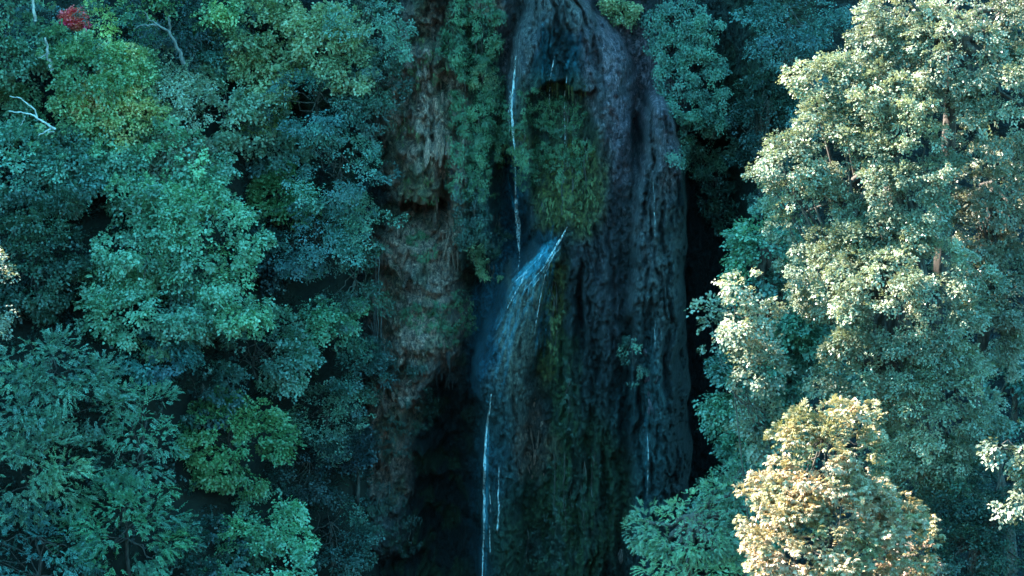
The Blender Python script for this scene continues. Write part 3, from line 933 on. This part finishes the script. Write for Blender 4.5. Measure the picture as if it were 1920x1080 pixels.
def R(label, lobes, colour, style='maple', name='maple_tree', Y=-26, **k):
    k.setdefault('fill', 1.35); k.setdefault('cleft', -0.5)
    return tree(name, label, lobes, colour, style, Y=Y, group=G_R, **k)


# ---- right bank
R('huge sunlit maple filling the right side', [(1670, 330, 130, 150), (1570, 270, 90, 85, 0.4), (1495, 295, 78, 60, 0.3), (1580, 150, 75, 62, 0.9), (1530, 400, 88, 100, 0.2), (1630, 180, 80, 85, 0.8), (1575, 520, 95, 100, -0.6),
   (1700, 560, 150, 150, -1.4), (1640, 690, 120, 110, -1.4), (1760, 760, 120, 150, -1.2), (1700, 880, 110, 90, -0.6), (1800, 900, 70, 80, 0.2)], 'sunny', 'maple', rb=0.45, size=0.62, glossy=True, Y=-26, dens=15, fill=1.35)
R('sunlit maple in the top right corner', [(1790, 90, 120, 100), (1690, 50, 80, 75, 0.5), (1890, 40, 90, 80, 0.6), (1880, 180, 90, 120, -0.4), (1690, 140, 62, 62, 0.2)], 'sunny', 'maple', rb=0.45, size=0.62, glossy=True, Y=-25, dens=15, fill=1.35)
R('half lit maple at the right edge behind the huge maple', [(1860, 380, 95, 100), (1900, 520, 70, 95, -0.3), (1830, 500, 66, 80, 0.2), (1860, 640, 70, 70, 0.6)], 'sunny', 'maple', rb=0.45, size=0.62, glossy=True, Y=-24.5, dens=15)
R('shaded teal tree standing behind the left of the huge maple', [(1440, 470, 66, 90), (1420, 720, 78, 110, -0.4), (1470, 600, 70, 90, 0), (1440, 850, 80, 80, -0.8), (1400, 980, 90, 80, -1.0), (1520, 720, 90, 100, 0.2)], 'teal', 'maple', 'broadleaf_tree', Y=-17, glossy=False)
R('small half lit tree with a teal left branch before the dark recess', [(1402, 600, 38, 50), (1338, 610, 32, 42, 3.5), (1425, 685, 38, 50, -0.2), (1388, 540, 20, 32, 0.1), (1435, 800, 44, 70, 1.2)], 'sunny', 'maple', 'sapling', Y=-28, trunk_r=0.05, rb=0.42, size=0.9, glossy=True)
R('golden horse chestnut standing lit at the bottom right', [(1545, 850, 110, 125), (1545, 1000, 165, 130, -0.6), (1660, 1010, 90, 100, 0.2), (1440, 935, 55, 50, 0.2), (1555, 915, 120, 75, -0.3)], 'gold', 'palm', 'chestnut_tree', Y=-33, rb=0.42, dens=12, cone=0.25, glossy=True, size=0.58, trunk_r=0.09, cleft=-1.5, fill=1.9)
R('russet chestnut bough low right of the golden chestnut', [(1705, 1040, 60, 55)], 'russet', 'palm', 'chestnut_sapling', Y=-31, rb=0.45, dens=6.5, size=0.85)
R('mint green feathery sumac at the bottom right of the rock', [(1300, 1000, 105, 92), (1215, 990, 46, 42, 0.2), (1370, 950, 60, 62, 0.6), (1330, 1075, 120, 50, -0.6)], 'mint', 'pinnate', 'sumac_tree', Y=-27, rb=0.36, dens=20, size=0.58)
R('shaded teal tree between sumac and golden chestnut', [(1400, 900, 52, 52), (1340, 920, 38, 32, 0.2)], 'teal', 'small', 'broadleaf_tree', Y=-20)
R('shaded teal tree at the right edge below the half lit maple', [(1905, 720, 52, 66)], 'blue', 'maple', Y=-21)
R('small sunlit tree poking in at the right edge', [(1950, 850, 50, 60), (1905, 825, 46, 42), (1912, 935, 34, 36, -0.2)], 'sunny', 'maple', 'sapling', Y=-30.5, rb=0.4, glossy=True)
R('dark teal tree in the bottom right corner', [(1840, 1020, 110, 80), (1900, 900, 70, 80, 0.5), (1740, 990, 80, 80, 0.2), (1900, 1060, 80, 60, -0.6), (1800, 930, 60, 60, 0.4)], 'dark', 'small', 'broadleaf_tree', Y=-28.5, rb=0.42)
R('dark tree at the top behind the sunlit maples', [(1480, 40, 75, 72), (1560, 100, 62, 72, -0.5), (1520, 190, 60, 66, 0.3)], 'blue', 'small', 'broadleaf_tree', Y=-5, wall=True)
R('dark tree hugging the cliff right of the black recess', [(1440, 220, 55, 90), (1420, 330, 45, 70, 0.2)], 'deep', 'small', 'broadleaf_tree', Y=-3.5, wall=True)

# ---- plants rooted on the cliff face
def patch(name, label, blobs, colour, n, style='small', size=0.6, cat='ivy', hang=0.8, lift=0.25, seed=1):
    """leafy curtain: sprays rooted on the rock within soft blobs, hanging outward and down"""
    rs = np.random.RandomState(seed + len(label))
    pts, ids = [], []
    wts = np.array([b[2] * b[3] for b in blobs], float); wts /= wts.sum()
    for bi, (cx, cy, rx, ry) in enumerate(blobs):
        m = max(4, int(n * wts[bi]))
        tu = 0
        while tu < m:
            a = rs.uniform(0, 6.283); r = math.sqrt(rs.uniform())
            u, v = cx + rx * r * math.cos(a), cy + ry * r * math.sin(a)
            u += 20 * float(noise(u / 45, v / 38, seed + 2)); v += 22 * float(noise(u / 40, v / 40, seed + 3))
            if noise(u / 24, v / 34, seed) < -0.22:
                tu += 0.5
                continue
            lump = 0.45 + 0.55 * float(noise(u / 16, v / 20, seed + 5)) + 0.4 * float(noise(u / 50, v / 45, seed + 8))
            pts.append(surf(u, v, lift * rs.uniform(0.1, 0.4) + lift * 1.6 * max(0, lump))); ids.append(np.clip(lump + rs.normal() * 0.12, 0, 1)); tu += 1
    pts = np.array(pts); m = len(pts)
    out = unit(np.array([0, -1.0, 0.45]) + rs.normal(size=(m, 3)) * 0.35)
    d = unit(out * 0.6 + np.array([0, 0, -hang]) + rs.normal(size=(m, 3)) * 0.35)
    root = surf(blobs[0][0], blobs[0][1])
    t = thing(name, label, cat, root, G_C)
    arr = foliage(rs, pts, d, out, np.array(ids), style, size)
    COUNT['leaves'] += len(arr[0])
    o = link('foliage', leaf_mesh('foliage', arr[0] - root, *arr[1:], M_LEAF), t)
    o.color = (*LC[colour], 1)
    # stems creeping over the rock
    for _ in range(8):
        cx, cy, rx, ry = blobs[rs.randint(len(blobs))]
        u = cx + rs.uniform(-0.6, 0.6) * rx
        vv = np.linspace(cy - 0.9 * ry, cy + 0.8 * ry, 9)
        pl = np.array([surf(u + 8 * noise(v / 30, u), v, 0.03) for v in vv])
        v, q = tube(pl - root, np.linspace(0.03, 0.012, 9), 5)
        link('stem', mesh_np('stem', v, q, M_BARK, smooth=True), t)
    return t


patch('ivy_curtain', 'green ivy curtain hanging left of the main dome', [(885, 60, 62, 80), (893, 180, 54, 90), (890, 300, 52, 90), (920, 240, 34, 60)], 'ivy', 2500, size=0.46)
patch('ivy_curtain', 'yellow-green ivy tuft in the middle of the ivy curtain', [(908, 145, 24, 30)], 'olive', 170, size=0.46)
patch('ivy_curtain', 'dark ivy under the green curtain above the chute', [(885, 400, 34, 70), (930, 440, 20, 40)], 'dark', 620, size=0.46)
patch('fern_tuft', 'bright green fern tuft arching left of the chute', [(885, 468, 22, 20), (905, 490, 22, 22), (922, 512, 16, 16)], 'bright', 150, cat='fern', size=0.5)
patch('moss_mat', 'green moss and ferns under the overhang of the main dome', [(1000, 240, 40, 80), (1060, 260, 46, 80), (985, 310, 26, 50)], 'ivy', 1000, cat='moss', size=0.38, lift=0.12)
patch('moss_mat', 'olive grassy moss on the right of the overhang hollow', [(1085, 320, 28, 70), (1050, 370, 42, 42), (968, 290, 26, 28), (1100, 395, 18, 40), (1038, 600, 12, 80)], 'mossy', 900, 'feather', 0.30, cat='moss', lift=0.10, hang=1.4)
patch('hanging_shrub', 'dark leafy shrub curtain hanging right of the main dome', [(1275, 50, 70, 60), (1300, 150, 70, 70), (1320, 260, 55, 70)], 'teal', 2000, size=0.7, cat='shrub', lift=0.6)
patch('hanging_shrub', 'dim shrub curtain above the black recess', [(1345, 370, 32, 60)], 'dark', 200, size=0.8, cat='shrub', lift=0.5)
patch('hanging_shrub', 'small pale green shrub at the top edge beside the main dome', [(1165, 10, 30, 24)], 'olive', 170, size=0.8, cat='shrub', lift=0.6)
patch('fern_tuft', 'green tuft perched halfway down the right columns', [(1185, 660, 22, 34), (1195, 700, 14, 18)], 'teal', 90, cat='fern', size=0.5)
patch('moss_mat', 'moss draped over the arch of the lower brown rock', [(800, 590, 48, 26), (845, 620, 16, 40)], 'ivy', 420, cat='moss', size=0.36, lift=0.12)
patch('moss_mat', 'grassy moss on the upper brown rock', [(790, 350, 34, 30), (765, 240, 24, 30), (800, 120, 30, 50)], 'mossy', 420, 'feather', 0.3, cat='moss', lift=0.08, hang=1.3)
patch('moss_mat', 'dark green moss between the two brown rocks', [(770, 440, 30, 22), (800, 470, 24, 24), (870, 580, 24, 40)], 'ivy', 380, cat='moss', size=0.36, lift=0.1)
patch('moss_mat', 'moss ferns on the low brown rock in the lower middle left', [(740, 820, 40, 40), (760, 690, 40, 30), (710, 940, 40, 50), (790, 760, 30, 40), (760, 1000, 30, 40)], 'dark', 700, cat='moss', size=0.4, lift=0.15)
patch('moss_mat', 'dark mossy cushions on the buttress at the bottom middle', [(1080, 930, 70, 90), (1020, 1040, 60, 50), (1060, 760, 18, 90)], 'dark', 620, cat='moss', size=0.3, lift=0.05)

# ------------------------------------------------------------------ bare wood
def dead_wood(name, label, chains, depthY, mat, cat):
    base = at(chains[0][0][0][0], chains[0][0][0][1], depthY)
    t = thing(name, label, cat, base)
    bare_limbs(t, base, chains, depthY, mat)
    return t


Yd = ground_depth(60, 230, 3.2) - 2.6
dead_wood('dead_branch', 'bleached forked dead branch at the left edge', [
    ([(104, 242), (86, 232), (68, 220), (55, 214), (38, 211), (16, 208)], 0.05, 0.015, 'stem'),
    ([(70, 222), (64, 205), (52, 195), (38, 185), (18, 180)], 0.035, 0.012, 'branch'),
    ([(96, 238), (88, 246), (72, 254)], 0.04, 0.015, 'branch'), ([(90, 248), (102, 246)], 0.03, 0.012, 'branch'), ([(47, 218), (38, 236)], 0.015, 0.008, 'twig')], Yd, M_DEAD, 'branch')
def hanging_roots():
    rs = np.random.RandomState(9)
    root = surf(712, 470)
    t = thing('hanging_root', 'pale hanging roots dangling at the left of the lower brown rock', 'root', root, G_C)
    for u, v0, v1 in ((707, 480, 650), (712, 470, 700), (703, 520, 690), (716, 560, 720), (698, 600, 680), (722, 640, 730), (690, 620, 660)):
        vv = np.linspace(v0, v1, 14)
        pl = np.array([surf(u + 6 * float(noise(v / 40, u)), v, 0.5) for v in vv])
        pl[:, 1] = np.minimum(pl[:, 1], np.linspace(pl[0, 1], pl[:, 1].min(), 14))
        vx, q = tube(pl - root, np.linspace(0.025, 0.010, 14), 5)
        link('root', mesh_np('root', vx, q, M_GREY, smooth=True), t)
    for u0, v0, u1, v1 in ((690, 602, 715, 625), (692, 640, 712, 610), (686, 660, 700, 610), (700, 655, 715, 630)):
        pl = wander(rs, surf(u0, v0, 0.7), surf(u1, v1, 0.6), 6, 0.03)
        vx, q = tube(pl - root, np.linspace(0.025, 0.01, 6), 5)
        link('twig', mesh_np('twig', vx, q, M_GREY, smooth=True), t)


hanging_roots()


# ------------------------------------------------------------------ undergrowth on the slope
def undergrowth():
    rs = np.random.RandomState(77)
    n = 4500
    x = rs.uniform(-26, -6.0, n); y = rs.uniform(-19, 3, n)
    z = terrain(x, y)
    h = np.clip(0.5 + 1.1 * noise(x * 0.8, y * 1.1, z * 0.8 + 9), 0.05, 1.3)
    p = np.stack([x, y - 0.5 * h * rs.uniform(0, 1, n), z + h * rs.uniform(0, 1, n)], 1)
    out = unit(np.array([0, -0.8, 0.6]) + rs.normal(size=(n, 3)) * 0.3)
    d = unit(out + rs.normal(size=(n, 3)) * 0.5)
    arr = foliage(rs, p, d, out, rs.uniform(0, 1, n), 'small', 1.15)
    COUNT['leaves'] += len(arr[0])
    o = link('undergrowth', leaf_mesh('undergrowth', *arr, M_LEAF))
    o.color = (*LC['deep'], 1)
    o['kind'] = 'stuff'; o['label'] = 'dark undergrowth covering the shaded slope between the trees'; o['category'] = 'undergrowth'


undergrowth()
print('LEAVES', COUNT)
